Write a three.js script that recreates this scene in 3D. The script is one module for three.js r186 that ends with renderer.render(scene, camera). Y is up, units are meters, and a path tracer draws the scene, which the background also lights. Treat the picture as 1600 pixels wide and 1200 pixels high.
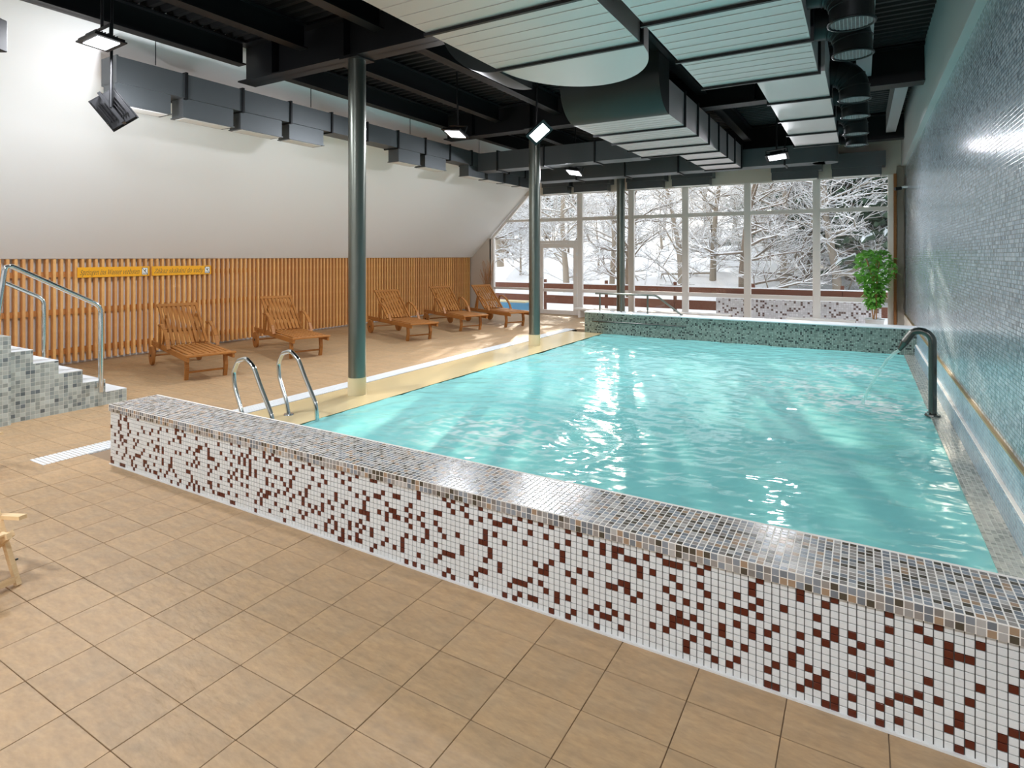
import * as THREE from 'three';
import { RoundedBoxGeometry } from 'three/addons/geometries/RoundedBoxGeometry.js';
import { mergeGeometries } from 'three/addons/utils/BufferGeometryUtils.js';
import { RectAreaLightUniformsLib } from 'three/addons/lights/RectAreaLightUniformsLib.js';

RectAreaLightUniformsLib.init();
const scene = new THREE.Scene();
// ---------- camera: level, turned 30.5 degrees left of the pool's long axis, lens shifted down
const FPX = 925, HY = 400, YAW = Math.atan2(545, 925);
const camera = new THREE.PerspectiveCamera(2 * Math.atan(600 / FPX) * 180 / Math.PI, 4 / 3, 0.05, 300);
camera.position.set(0, 1.6, 0);
camera.rotation.y = YAW;
camera.setViewOffset(1600, 1200, 0, 600 - HY, 1600, 1200);
camera.updateProjectionMatrix();
scene.add(camera);
// ---------- sky, sun, exposure
scene.background = new THREE.Color(0.90, 0.95, 1.0);
scene.backgroundIntensity = 1.95;
const sun = new THREE.DirectionalLight(0xfff1dc, 10.0);
sun.position.set(-4 - 0.341 * 60, 0.259 * 60, -10 - 0.903 * 60); sun.target.position.set(-4, 0, -10);   // low winter sun behind the trees
sun.castShadow = true; sun.shadow.mapSize.set(2048, 2048);
Object.assign(sun.shadow.camera, { left: -45, right: 45, top: 45, bottom: -45, near: 1, far: 120 });
scene.add(sun, sun.target);
const renderer = new THREE.WebGLRenderer({ antialias: true });
renderer.toneMapping = THREE.LinearToneMapping;
renderer.toneMappingExposure = 1.24;
renderer.shadowMap.enabled = true;
const LAMP_POWER = 480;      // radiance of each floodlight's face

// ---------- helpers
let seed = 12345;
const rnd = () => { seed |= 0; seed = seed + 0x6D2B79F5 | 0; let t = Math.imul(seed ^ seed >>> 15, 1 | seed); t = t + Math.imul(t ^ t >>> 7, 61 | t) ^ t; return ((t ^ t >>> 14) >>> 0) / 4294967296; };
const rr = (a, b) => a + (b - a) * rnd();
const used = {};
function numbered(n) { const k = used[n] = (used[n] ?? -1) + 1; return k ? n + '_' + String(k).padStart(3, '0') : n; }
function tag(o, label, category, group) { o.userData.label = label; if (category) o.userData.category = category; if (group) o.userData.group = group; return o; }
function setup(o) { o.castShadow = o.receiveShadow = true; return o; }
function mesh(name, geo, mat, parent) {
  const m = setup(new THREE.Mesh(geo, mat)); 
  if (parent) { m.name = name; parent.add(m); } else { m.name = numbered(name); scene.add(m); }
  return m;
}
function group(name, x = 0, y = 0, z = 0, turn = 0) { const g = new THREE.Group(); g.name = numbered(name); g.position.set(x, y, z); g.rotation.y = turn; scene.add(g); return g; }
function structure(o, label) { o.userData.kind = 'structure'; if (label) o.userData.label = label; return o; }
function box(w, h, d, x = 0, y = 0, z = 0) { return uvm(new THREE.BoxGeometry(w, h, d).translate(x, y, z)); }
function box2(x0, x1, y0, y1, z0, z1) { return box(x1 - x0, y1 - y0, z1 - z0, (x0 + x1) / 2, (y0 + y1) / 2, (z0 + z1) / 2); }
function rbox(w, h, d, r = 0.006, x = 0, y = 0, z = 0) { return uvm(new RoundedBoxGeometry(w, h, d, 1, Math.min(r, w / 2.1, h / 2.1, d / 2.1)).translate(x, y, z)); }
// uv in metres, picked by the face's main direction
function uvm(g) {
  if (g.index) g = g.toNonIndexed();
  g.computeVertexNormals === undefined || 0;
  const p = g.attributes.position, n = g.attributes.normal, uv = new Float32Array(p.count * 2);
  for (let i = 0; i < p.count; i++) {
    const ax = Math.abs(n.getX(i)), ay = Math.abs(n.getY(i)), az = Math.abs(n.getZ(i));
    const [u, v] = ax >= ay && ax >= az ? [p.getZ(i), p.getY(i)] : ay >= az ? [p.getX(i), p.getZ(i)] : [p.getX(i), p.getY(i)];
    uv[2 * i] = u; uv[2 * i + 1] = v;
  }
  g.setAttribute('uv', new THREE.BufferAttribute(uv, 2));
  return g;
}
const merge = (list) => mergeGeometries(list.map((g) => { const q = g.index ? g.toNonIndexed() : g; for (const k of Object.keys(q.attributes)) if (!['position', 'normal', 'uv', 'color'].includes(k)) q.deleteAttribute(k); return q; }));
function tube(pts, r, seg = 24, rad = 10, closed = false) { return new THREE.TubeGeometry(new THREE.CatmullRomCurve3(pts.map((p) => new THREE.Vector3(...p)), closed, 'catmullrom', 0.2), seg, r, rad, closed); }
function polytube(pts, r, rad = 12, bend = 0.08) {        // straight runs with rounded bends
  const path = new THREE.CurvePath(), P = pts.map((p) => new THREE.Vector3(...p));
  let a = P[0];
  for (let i = 1; i < P.length; i++) {
    if (i < P.length - 1) {
      const d0 = P[i].clone().sub(P[i - 1]).normalize(), d1 = P[i + 1].clone().sub(P[i]).normalize();
      const b = P[i].clone().addScaledVector(d0, -bend), c = P[i].clone().addScaledVector(d1, bend);
      path.add(new THREE.LineCurve3(a, b)); path.add(new THREE.QuadraticBezierCurve3(b, P[i], c)); a = c;
    } else path.add(new THREE.LineCurve3(a, P[i]));
  }
  return new THREE.TubeGeometry(path, pts.length * 14, r, rad);
}
function bar(a, b, w, h) {            // rectangular bar between two points
  const A = new THREE.Vector3(...a), B = new THREE.Vector3(...b), L = A.distanceTo(B);
  const g = new THREE.BoxGeometry(w, h, L), m = new THREE.Matrix4().lookAt(A, B, Math.abs(B.y - A.y) > 0.98 * L ? new THREE.Vector3(1, 0, 0) : new THREE.Vector3(0, 1, 0));
  g.applyMatrix4(m); g.translate((A.x + B.x) / 2, (A.y + B.y) / 2, (A.z + B.z) / 2);
  return uvm(g);
}
function rod(a, b, r0, r1 = r0, n = 10) {
  const A = new THREE.Vector3(...a), B = new THREE.Vector3(...b), g = new THREE.CylinderGeometry(r1, r0, A.distanceTo(B), n);
  g.applyQuaternion(new THREE.Quaternion().setFromUnitVectors(new THREE.Vector3(0, 1, 0), B.clone().sub(A).normalize()));
  return g.translate((A.x + B.x) / 2, (A.y + B.y) / 2, (A.z + B.z) / 2);
}
// value noise
const PERM = Array.from({ length: 512 }, () => rnd());
function vnoise(x, y, per = 256) {
  const xi = Math.floor(x), yi = Math.floor(y), fx = x - xi, fy = y - yi, s = (t) => t * t * (3 - 2 * t);
  const h = (a, b) => PERM[((((a % per) + per) % per) * 37 + (((b % per) + per) % per) * 101) & 511];
  const u = s(fx), v = s(fy);
  return (h(xi, yi) * (1 - u) + h(xi + 1, yi) * u) * (1 - v) + (h(xi, yi + 1) * (1 - u) + h(xi + 1, yi + 1) * u) * v;
}
function fbm(x, y, o = 4, per = 256) { let s = 0, a = 0.5; for (let i = 0; i < o; i++) { s += a * vnoise(x, y, per); x *= 2; y *= 2; per *= 2; a *= 0.5; } return s / (1 - Math.pow(0.5, o)); }
function texture(w, h, fn, srgb = true) {
  const d = new Uint8Array(w * h * 4);
  for (let y = 0; y < h; y++) for (let x = 0; x < w; x++) { const c = fn(x, y); const i = 4 * (y * w + x); d[i] = c[0]; d[i + 1] = c[1]; d[i + 2] = c[2]; d[i + 3] = 255; }
  const t = new THREE.DataTexture(d, w, h); t.wrapS = t.wrapT = THREE.RepeatWrapping; t.magFilter = THREE.LinearFilter; t.minFilter = THREE.LinearMipmapLinearFilter; t.generateMipmaps = true; t.anisotropy = 8;
  if (srgb) t.colorSpace = THREE.SRGBColorSpace; t.needsUpdate = true; return t;
}
function std(o) { return new THREE.MeshStandardMaterial(o); }
// mosaic sheet: n tiles a side, pitch in metres
function mosaic(n, px, pitch, pick, grout, extra = {}) {
  const cells = Array.from({ length: n * n }, pick), N = n * px, g = Math.max(1, Math.round(px * 0.1));
  const cell = (x, y) => cells[(Math.floor(y / px) % n) * n + Math.floor(x / px) % n];
  const edge = (x, y) => x % px < g || y % px < g;
  const map = texture(N, N, (x, y) => edge(x, y) ? grout : cell(x, y));
  const bump = texture(N, N, (x, y) => edge(x, y) ? [0, 0, 0] : [255, 255, 255], false);
  map.repeat.setScalar(1 / (n * pitch)); bump.repeat.copy(map.repeat);
  return std({ map, bumpMap: bump, bumpScale: 0.0012, roughness: 0.3, ...extra });
}
const shade = (c, k) => c.map((v) => Math.max(0, Math.min(255, v * k)));

// ---------- materials
const woodTex = (c0, c1, sx, sy) => { const t = texture(256, 256, (x, y) => { const g = fbm(x / 256 * 4, y / 256 * 24, 4, 4), l = fbm(x / 256 * 2 + 9, y / 256 * 48, 3, 2); const k = g * 0.7 + l * 0.3; return c0.map((v, i) => v + (c1[i] - v) * k); }); t.repeat.set(sx, sy); return t; };
const M = {
  plaster: std({ color: 0xf2f2f0, roughness: 0.9 }),
  beige: std({ color: 0xd9cfc2, roughness: 0.85 }),
  black: std({ color: 0x1a1b1c, roughness: 0.5, metalness: 0.2 }),
  blackBeam: std({ color: 0x17181a, roughness: 0.42, metalness: 0.3 }),
  duct: std({ color: 0xd0c9c8, roughness: 0.46, metalness: 0.8 }),
  ductDark: std({ color: 0x5e6264, roughness: 0.5, metalness: 0.6 }),
  ductPaint: std({ color: 0x1e2523, roughness: 0.45, metalness: 0.3 }),
  spiral: std({ color: 0x2a2d2e, roughness: 0.4, metalness: 0.7 }),
  paleSteel: std({ color: 0xa9adb0, roughness: 0.5, metalness: 0.4 }),
  grille: std({ color: 0xe2e2df, roughness: 0.6 }),
  chrome: std({ color: 0xd8dcdc, roughness: 0.12, metalness: 1 }),
  column: std({ color: 0x7c8078, roughness: 0.3, metalness: 0.9 }),
  cream: std({ color: 0xe4d6ae, roughness: 0.35 }),
  whiteFrame: std({ color: 0xf1ece6, roughness: 0.5 }),
  glass: new THREE.MeshPhysicalMaterial({ color: 0xffffff, roughness: 0, transmission: 1, thickness: 0, ior: 1.45 }),
  teak: std({ map: woodTex([134, 82, 34], [194, 130, 62], 1.2, 6), roughness: 0.5 }),
  slat: [0, 1, 2].map((i) => std({ map: woodTex([224 - 8 * i, 160 - 8 * i, 88 - 3 * i], [246 - 7 * i, 194 - 8 * i, 122 - 4 * i], 5, 0.6), roughness: 0.55 })),
  pine: std({ map: woodTex([226, 190, 140], [244, 216, 170], 2, 5), roughness: 0.6 }),
  darkWood: std({ map: woodTex([84, 48, 34], [116, 70, 50], 0.5, 6), roughness: 0.7 }),
  timber: std({ map: woodTex([120, 76, 40], [166, 112, 62], 1, 5), roughness: 0.8 }),
  snow: std({ color: 0xf4f7fb, roughness: 0.9 }),
  bark: std({ color: 0x75685a, roughness: 0.95 }),
  barkPale: std({ color: 0x9c9284, roughness: 0.95 }),
  needle: std({ color: 0x3c5240, roughness: 0.95 }),
  needleSnow: std({ color: 0xdfe8ee, roughness: 0.95 }),
  leaf: new THREE.MeshPhysicalMaterial({ color: 0x7cc44e, roughness: 0.6, transmission: 0.3, thickness: 0, side: THREE.DoubleSide }),
  stem: std({ color: 0xb98c62, roughness: 0.9 }),
  gunmetal: std({ color: 0x5a5c58, roughness: 0.25, metalness: 0.9 }),
  gold: std({ color: 0xa98f5e, roughness: 0.4, metalness: 0.5 }),
  grout: std({ color: 0x5a5854, roughness: 0.9 }),
  groutPale: std({ color: 0xf0ebe2, roughness: 0.9 }),
  joint: std({ color: 0x947e66, roughness: 0.95 }),
  white: std({ color: 0xe9eef0, roughness: 0.4 }),
  tileWhite: std({ color: 0xe4e6e4, roughness: 0.18 }),
  tileBrown: std({ color: 0x5c2414, roughness: 0.15 }),
  stone: std({ color: 0x8d857a, roughness: 0.95 }),
  blue: std({ color: 0x5f9fc8, roughness: 0.5 }),
};
const greys = () => { const k = rr(0.86, 1.1), q = rnd(); return shade(q < 0.08 ? [110, 120, 124] : q < 0.3 ? [146, 156, 154] : [178, 186, 180], k); };
M.stairMosaic = mosaic(48, 12, 0.04, greys, [216, 218, 210], { roughness: 0.3 });
M.wallMosaic = mosaic(96, 8, 0.027, () => shade(rnd() < 0.2 ? [130, 146, 158] : rnd() < 0.5 ? [182, 194, 202] : [162, 178, 188], rr(0.88, 1.1)), [92, 98, 102], { roughness: 0.16, bumpScale: 0.0006 });
M.skirtMosaic = mosaic(96, 8, 0.027, () => shade([138, 168, 184], rr(0.88, 1.1)), [190, 200, 204], { roughness: 0.2 });
M.ledgeMosaic = mosaic(64, 8, 0.027, () => shade(rnd() < 0.3 ? [132, 136, 128] : [168, 170, 160], rr(0.9, 1.08)), [196, 196, 186], { roughness: 0.12 });
M.farMosaic = mosaic(64, 8, 0.027, () => shade(rnd() < 0.14 ? [52, 60, 56] : rnd() < 0.4 ? [128, 142, 132] : [152, 164, 152], rr(0.9, 1.1)), [96, 104, 98], { roughness: 0.25 });
M.outMosaic = mosaic(48, 8, 0.05, () => rnd() < 0.2 ? [92, 70, 66] : shade([206, 204, 208], rr(0.92, 1.05)), [180, 178, 180], {});
// stone-look floor tiles: a few variants of tone and grain
const TX = 0.31, TZ = 0.2325;
M.floorTiles = Array.from({ length: 6 }, (_, k) => {
  const map = texture(192, 160, (x, y) => {
    const u = x / 192, v = y / 160, a = fbm(u * 3 + k * 7, v * 9 + k * 3, 5), b = fbm(u * 14 + k, v * 22 + 5 * k, 3), c = fbm(u * 5 + 31 * k, v * 4, 3);
    const t = 0.90 + 0.13 * a + 0.09 * (b - 0.5), w = (c - 0.5) * 12;
    return shade([187 + w, 156 + w * 0.4, 118 - w * 0.2], t * (0.985 + 0.01 * (k % 4)));
  });
  map.repeat.set(1 / TX, 1 / TZ);
  const bump = texture(192, 160, (x, y) => { const v = 255 * fbm(x / 192 * 8 + k * 5, y / 160 * 16 + k, 5); return [v, v, v]; }, false); bump.repeat.copy(map.repeat);
  return std({ map, bumpMap: bump, bumpScale: 0.002, roughness: 0.5 });
});

// =====================================================================  SETTING
// ---------- floor: bed of joint mortar, tiles laid on it
const floor = structure(group('floor'), 'tan stone-look ceramic tile floor');
mesh('floor_bed', merge([box2(-10.6, -5.37, -0.3, -0.008, -14.8, 2.2), box2(-5.37, 1.2, -0.3, -0.008, -2.62, 2.2), box2(-5.37, 1.2, -0.3, -0.008, -14.8, -11.9)]), M.joint, floor);
{
  const tg = uvm(new RoundedBoxGeometry(TX - 0.0022, 0.02, TZ - 0.0022, 1, 0.0018).translate(TX / 2, -0.01, TZ / 2)), cand = [];
  for (let i = -31; i < 7; i++) for (let j = -64; j < 8; j++) {
    const x = -1.16 + i * TX, z = -1.92 + j * TZ, cxm = x + TX / 2, czm = z + TZ / 2;
    if (x < -10.3 || cxm > 0.78 || czm < -14.6) continue;
    if (cxm > -5.6 && czm < -2.34 && czm > -11.95) continue;
    const dep = -(0.5077 * cxm + 0.8616 * czm), side = 0.8616 * cxm - 0.5077 * czm;
    const inView = dep > 0.4 && Math.abs(side / dep) < 0.95;
    cand.push({ x, z, s: inView ? 1 / (dep * dep * dep) : 0 });
  }
  cand.sort((a, b) => b.s - a.s);
  const rest = [[], [], [], [], [], []];
  cand.forEach((c, i) => {
    const k = Math.floor(rnd() * 6);
    if (i < 300) { const m = mesh('floor_tile', tg, M.floorTiles[k], floor); m.position.set(c.x, rr(-0.0006, 0.0006), c.z); }
    else rest[k].push(tg.clone().translate(c.x, rr(-0.0006, 0.0006), c.z));
  });
  const geo = merge(rest.flat());
  // one part for the far tiles; its tone variants as material groups
  let start = 0; rest.forEach((r, k) => { const n = r.reduce((s, g) => s + g.attributes.position.count, 0); geo.addGroup(start, n, k); start += n; });
  const far = mesh('floor_tiles_beyond', geo, M.floorTiles, floor); far.userData.kind = 'stuff';
}
// ---------- left: plaster wall behind the slats, sloping plaster ceiling
structure(mesh('wall_left', box2(-10.75, -10.13, -0.3, 1.62, -14.8, 2.2), M.plaster), 'pale plaster wall behind the wooden slats');
{
  const s = new THREE.Shape([[-9.99, 1.56], [-7.0, 4.47], [-7.0, 4.75], [-10.75, 4.75], [-10.75, 1.56]].map((p) => new THREE.Vector2(...p)));
  const g = new THREE.ExtrudeGeometry(s, { depth: 17, bevelEnabled: false }); g.translate(0, 0, -14.8);
  structure(mesh('ceiling_slope', uvm(g), M.plaster), 'white plastered sloping ceiling above the wooden slats');
}
// ---------- right: mosaic wall with skirting steps and the bulkhead above
{
  structure(mesh('wall_right', box2(0.79, 1.1, 0.4, 3.45, -14.65, 2.2), M.wallMosaic), 'tall wall of glossy blue-grey glass mosaic');
  structure(mesh('wall_right_bulkhead', box2(0.72, 1.1, 3.45, 4.75, -14.65, 2.2), std({ color: 0xb9bcbd, roughness: 0.8 })), 'grey painted wall strip above the mosaic wall');
  const sk = structure(group('trim_1'), 'stepped pale blue mosaic skirting below the mosaic wall');
  mesh('upper_riser', box2(0.775, 1.1, 0.17, 0.40, -11.5, 2.2), M.skirtMosaic, sk);
  mesh('step_edge', box2(0.755, 0.80, 0.155, 0.172, -11.5, -2.5), M.groutPale, sk);
  mesh('lower_riser', box2(0.745, 1.1, -0.4, 0.16, -11.5, -2.5), M.skirtMosaic, sk);
  mesh('gold_strip', box2(0.768, 0.80, 0.395, 0.412, -14.6, 2.2), M.gold, sk);
}
structure(mesh('wall_back', box2(-10.75, 1.1, -0.3, 4.75, 2.2, 2.5), M.plaster), 'plaster wall behind the viewer');
// ---------- ceiling: black ribbed metal deck
{
  const pts = [], pitch = 0.15; let z = -14.8;
  while (z < 2.2) { pts.push([z, 4.40], [z + 0.05, 4.40], [z + 0.075, 4.46], [z + 0.125, 4.46]); z += pitch; }
  const s = new THREE.Shape([...pts.map(([a, b]) => new THREE.Vector2(-a, b)), new THREE.Vector2(-z, 4.75), new THREE.Vector2(14.8, 4.75)]);
  const g = new THREE.ExtrudeGeometry(s, { depth: 8.1, bevelEnabled: false }); g.rotateY(Math.PI / 2); g.translate(-7.05, 0, 0);
  structure(mesh('ceiling', uvm(g), M.black), 'black ribbed metal deck ceiling');
}
// ---------- far end: wall above the windows, jambs
structure(mesh('wall_far', merge([box2(-8.2, 0.95, 3.30, 4.75, -14.85, -14.6), box2(-10.75, -9.32, -0.3, 2.12, -14.85, -14.6), box2(0.58, 1.1, -0.3, 4.75, -14.85, -14.66)]), M.beige), 'beige end wall around the tall windows');
{
  const j = structure(group('trim_2'), 'unfinished jamb of brown timber and rough stone');
  mesh('timber_post', box2(0.585, 0.635, 0, 3.3, -14.66, -14.52), M.timber, j);
  const g = new THREE.BoxGeometry(0.12, 3.4, 0.1, 3, 50, 2), p = g.attributes.position;
  for (let i = 0; i < p.count; i++) p.setXYZ(i, p.getX(i) + (fbm(p.getY(i) * 6 + 3, p.getX(i) * 20, 3) - 0.5) * 0.05, p.getY(i), p.getZ(i) + (fbm(p.getY(i) * 9, p.getX(i) * 30 + 5, 3) - 0.5) * 0.04);
  g.computeVertexNormals(); g.translate(0.70, 1.75, -14.6);
  mesh('rough_stone_strip', g, M.stone, j);
}
// ---------- windows: white frames with single panes
{
  const Z = -14.65, slopeX = (y) => -9.92 + (y - 1.5) / 1.02 + 0.04;
  const ms = [-9.30, -7.78, -6.50, -5.07, -3.70, -2.27, -0.84, 0.56];
  const rows = [[0.06, 0.64], [0.70, 2.57], [2.63, 3.27]];
  let n = 0;
  for (let i = 0; i < 7; i++) {
    const x0 = ms[i], x1 = ms[i + 1], w = structure(group('window_' + (++n)), 'tall white framed window bay looking onto snowy trees');
    const v = (x, top = 3.3) => mesh('mullion', rbox(0.15, top, 0.1, 0.01, x, top / 2, Z), M.whiteFrame, w);
    if (i === 0) {
      v(x0, 2.1); 
      mesh('rail', box2(x0, x1, 0, 0.06, Z - 0.04, Z + 0.04), M.whiteFrame, w);
      mesh('rail', box2(x0, x1, 0.64, 0.70, Z - 0.04, Z + 0.04), M.whiteFrame, w);
      mesh('rail', box2(slopeX(2.6), x1, 2.57, 2.63, Z - 0.04, Z + 0.04), M.whiteFrame, w);
      mesh('slanted_rail', bar([x0, 2.12, Z], [slopeX(3.3), 3.3, Z], 0.07, 0.07), M.whiteFrame, w);
      const pane = (pts) => { const g = new THREE.ExtrudeGeometry(new THREE.Shape(pts.map((p) => new THREE.Vector2(...p))), { depth: 0.006, bevelEnabled: false }); g.translate(0, 0, Z); mesh('pane', g, M.glass, w); };
      pane([[x0, 0.06], [x1, 0.06], [x1, 0.64], [x0, 0.64]]);
      pane([[x0, 0.7], [x1, 0.7], [x1, 2.57], [slopeX(2.57), 2.57], [x0, 2.12]]);
      pane([[slopeX(2.63), 2.63], [x1, 2.63], [x1, 3.27], [slopeX(3.27), 3.27]]);
      continue;
    }
    v(x0);
    if (i === 6) v(x1);
    for (const [a, b] of rows) {
      if (i === 1 && b < 2.6) continue;
      mesh('rail', box2(x0, x1, a - 0.08, a + 0.01, Z - 0.04, Z + 0.04), M.whiteFrame, w);
      mesh('pane', box2(x0 + 0.03, x1 - 0.03, a, b, Z, Z + 0.006), M.glass, w);
    }
    mesh('rail', box2(x0, x1, 3.27, 3.33, Z - 0.04, Z + 0.04), M.whiteFrame, w);
    if (i === 1) {
      mesh('rail', box2(x0, x1, 1.95, 2.02, Z - 0.04, Z + 0.04), M.whiteFrame, w);
      mesh('pane', box2(x0 + 0.03, x1 - 0.03, 2.02, 2.57, Z, Z + 0.006), M.glass, w);
    }
  }
  const d = structure(group('door_1'), 'white framed glass door to the terrace');
  const a = -7.72, b = -6.56;
  for (const x of [a + 0.06, b - 0.06]) mesh('stile', rbox(0.12, 1.94, 0.07, 0.008, x, 0.975, Z + 0.03), M.whiteFrame, d);
  for (const [y0, y1] of [[0.01, 0.12], [0.62, 0.70], [1.82, 1.945]]) mesh('door_rail', box2(a + 0.12, b - 0.12, y0, y1, Z, Z + 0.065), M.whiteFrame, d);
  mesh('pane', box2(a + 0.12, b - 0.12, 0.12, 0.62, Z + 0.03, Z + 0.036), M.glass, d);
  mesh('pane', box2(a + 0.12, b - 0.12, 0.70, 1.82, Z + 0.03, Z + 0.036), M.glass, d);
  for (const y of [0.5, 1.05, 1.6]) mesh('hinge', rod([b - 0.01, y, Z + 0.08], [b - 0.01, y + 0.09, Z + 0.08], 0.012), M.white, d);
  mesh('door_handle', merge([rod([a + 0.06, 1.0, Z + 0.06], [a + 0.06, 1.0, Z + 0.11], 0.01), rod([a + 0.06, 1.0, Z + 0.11], [a + 0.18, 1.0, Z + 0.11], 0.01)]), M.white, d);
}
// ---------- wooden slat cladding
{
  const s = tag(group('slat_cladding'), 'low wall cladding of upright honey-coloured wooden slats', 'cladding');
  for (const y of [0.2, 0.78, 1.33]) mesh('batten', box2(-10.12, -10.075, y - 0.04, y + 0.04, -14.55, 1.5), M.slat[2], s);
  const g = uvm(new RoundedBoxGeometry(0.075, 1.51, 0.037, 1, 0.004));
  for (let z = -14.5, k = 0; z < 1.5; z += 0.0905, k++) { const m = mesh('slat', g, M.slat[Math.floor(rnd() * 3)], s); m.position.set(-10.037 + rr(-0.002, 0.002), 0.8, z); }
}
// ---------- steel frame
{
  const I = (len, h, w, tf = 0.018, tw = 0.012) => merge([box(w, tf, len, 0, tf / 2, 0), box(w, tf, len, 0, h - tf / 2, 0), box(tw, h, len, 0, h / 2, 0)]);
  const gl = ['steel girder over the column beside the pool ladder', 'steel girder over the column half way along the pool', 'steel girder over the column near the windows'];
  [-5.0, -9.45, -13.75].forEach((z, i) => { const m = mesh('steel_girder', I(7.8, 0.5, 0.26).rotateY(Math.PI / 2), M.blackBeam); m.position.set(-3.15, 3.88, z); tag(m, 'black ' + gl[i], 'beam', 'black girders'); 
    for (let x = -6.4; x < 0.6; x += 1.26) mesh('web_stiffener', box(0.012, 0.46, 0.22, x + 3.15, 0.25, 0), M.blackBeam, m); });
  for (const [z0, z1, what] of [[2.1, -4.87, 'before the first girder'], [-5.13, -9.32, 'between the first two girders'], [-9.58, -13.62, 'between the last two girders'], [-13.88, -14.6, 'above the windows']])
    for (const x of [-6.95, -5.78, -4.57, -3.3, -2.1, -0.85]) { const m = mesh('steel_purlin', I(Math.abs(z1 - z0), 0.3, 0.15), M.blackBeam); m.position.set(x, 4.08, (z0 + z1) / 2); tag(m, 'black steel roof purlin ' + what + ', ' + ['first', 'second', 'third', 'fourth', 'fifth', 'sixth'][[-6.95, -5.78, -4.57, -3.3, -2.1, -0.85].indexOf(x)] + ' from the slope', 'beam', 'roof purlins'); }
  const pc = mesh('steel_channel', merge([box2(-0.05, 0.12, 4.02, 4.035, -9.3, 1), box2(-0.05, -0.035, 4.02, 4.3, -9.3, 1), box2(0.105, 0.12, 4.02, 4.3, -9.3, 1)]), M.paleSteel); tag(pc, 'pale grey steel channel above the round duct elbows', 'channel');
  const pd = mesh('steel_channel', merge([box2(0.42, 0.58, 4.0, 4.39, -13.6, -9.6)]), M.paleSteel); tag(pd, 'pale grey steel beam along the bulkhead behind the middle girder', 'beam');
}
// columns
{
  const lab = ['brushed steel column standing beside the pool ladder', 'brushed steel column half way along the pool ledge', 'brushed steel column in front of the windows'];
  [-5.0, -9.33, -13.75].forEach((z, i) => {
    const c = tag(group('steel_column', -5.03, 0, z), lab[i], 'column', 'pool columns');
    const R = 0.1;
    mesh('shaft', new THREE.CylinderGeometry(R, R, 3.72, 32).translate(0, 2.02, 0), M.column, c);
    mesh('base_collar', new THREE.CylinderGeometry(R + 0.004, R + 0.006, 0.2, 32).translate(0, 0.1, 0), M.cream, c);
    mesh('top_plate', box(0.28, 0.02, 0.28, 0, 3.87, 0), M.blackBeam, c);
  });
}

// =====================================================================  POOL
const WALLH = 0.46, P = 0.027;
structure(mesh('pool_basin', merge([box2(-4.8, 0.8, -1.5, -1.4, -11.6, -2.6), box2(-5.37, -4.6, -1.5, -0.004, -11.5, -2.62), box2(0.62, 1.1, -1.5, -0.004, -11.5, -2.62)]), M.cream), 'cream pool basin with overflow ledge');
structure(mesh('pool_ledge', box2(-5.37, -4.6, -0.02, 0.0, -11.5, -2.7), std({ color: 0xdcc898, roughness: 0.12 })), 'wet cream ledge along the pool');
structure(mesh('pool_ledge_right', box2(0.6, 0.75, -0.02, 0.0, -11.5, -2.7), M.ledgeMosaic), 'wet grey mosaic ledge below the mosaic wall');
{
  const g = structure(group('trim_3'), 'white overflow grating along the pool ledge');
  mesh('channel', box2(-5.62, -5.37, -0.2, -0.01, -11.9, -2.1), M.white, g);
  const bars = []; for (let z = -11.85; z < -2.1; z += 0.03) bars.push(box2(-5.61, -5.38, -0.01, 0.004, z, z + 0.022));
  const b = mesh('grating_bars', merge(bars), M.white, g); b.userData.kind = 'stuff';
}
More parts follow.
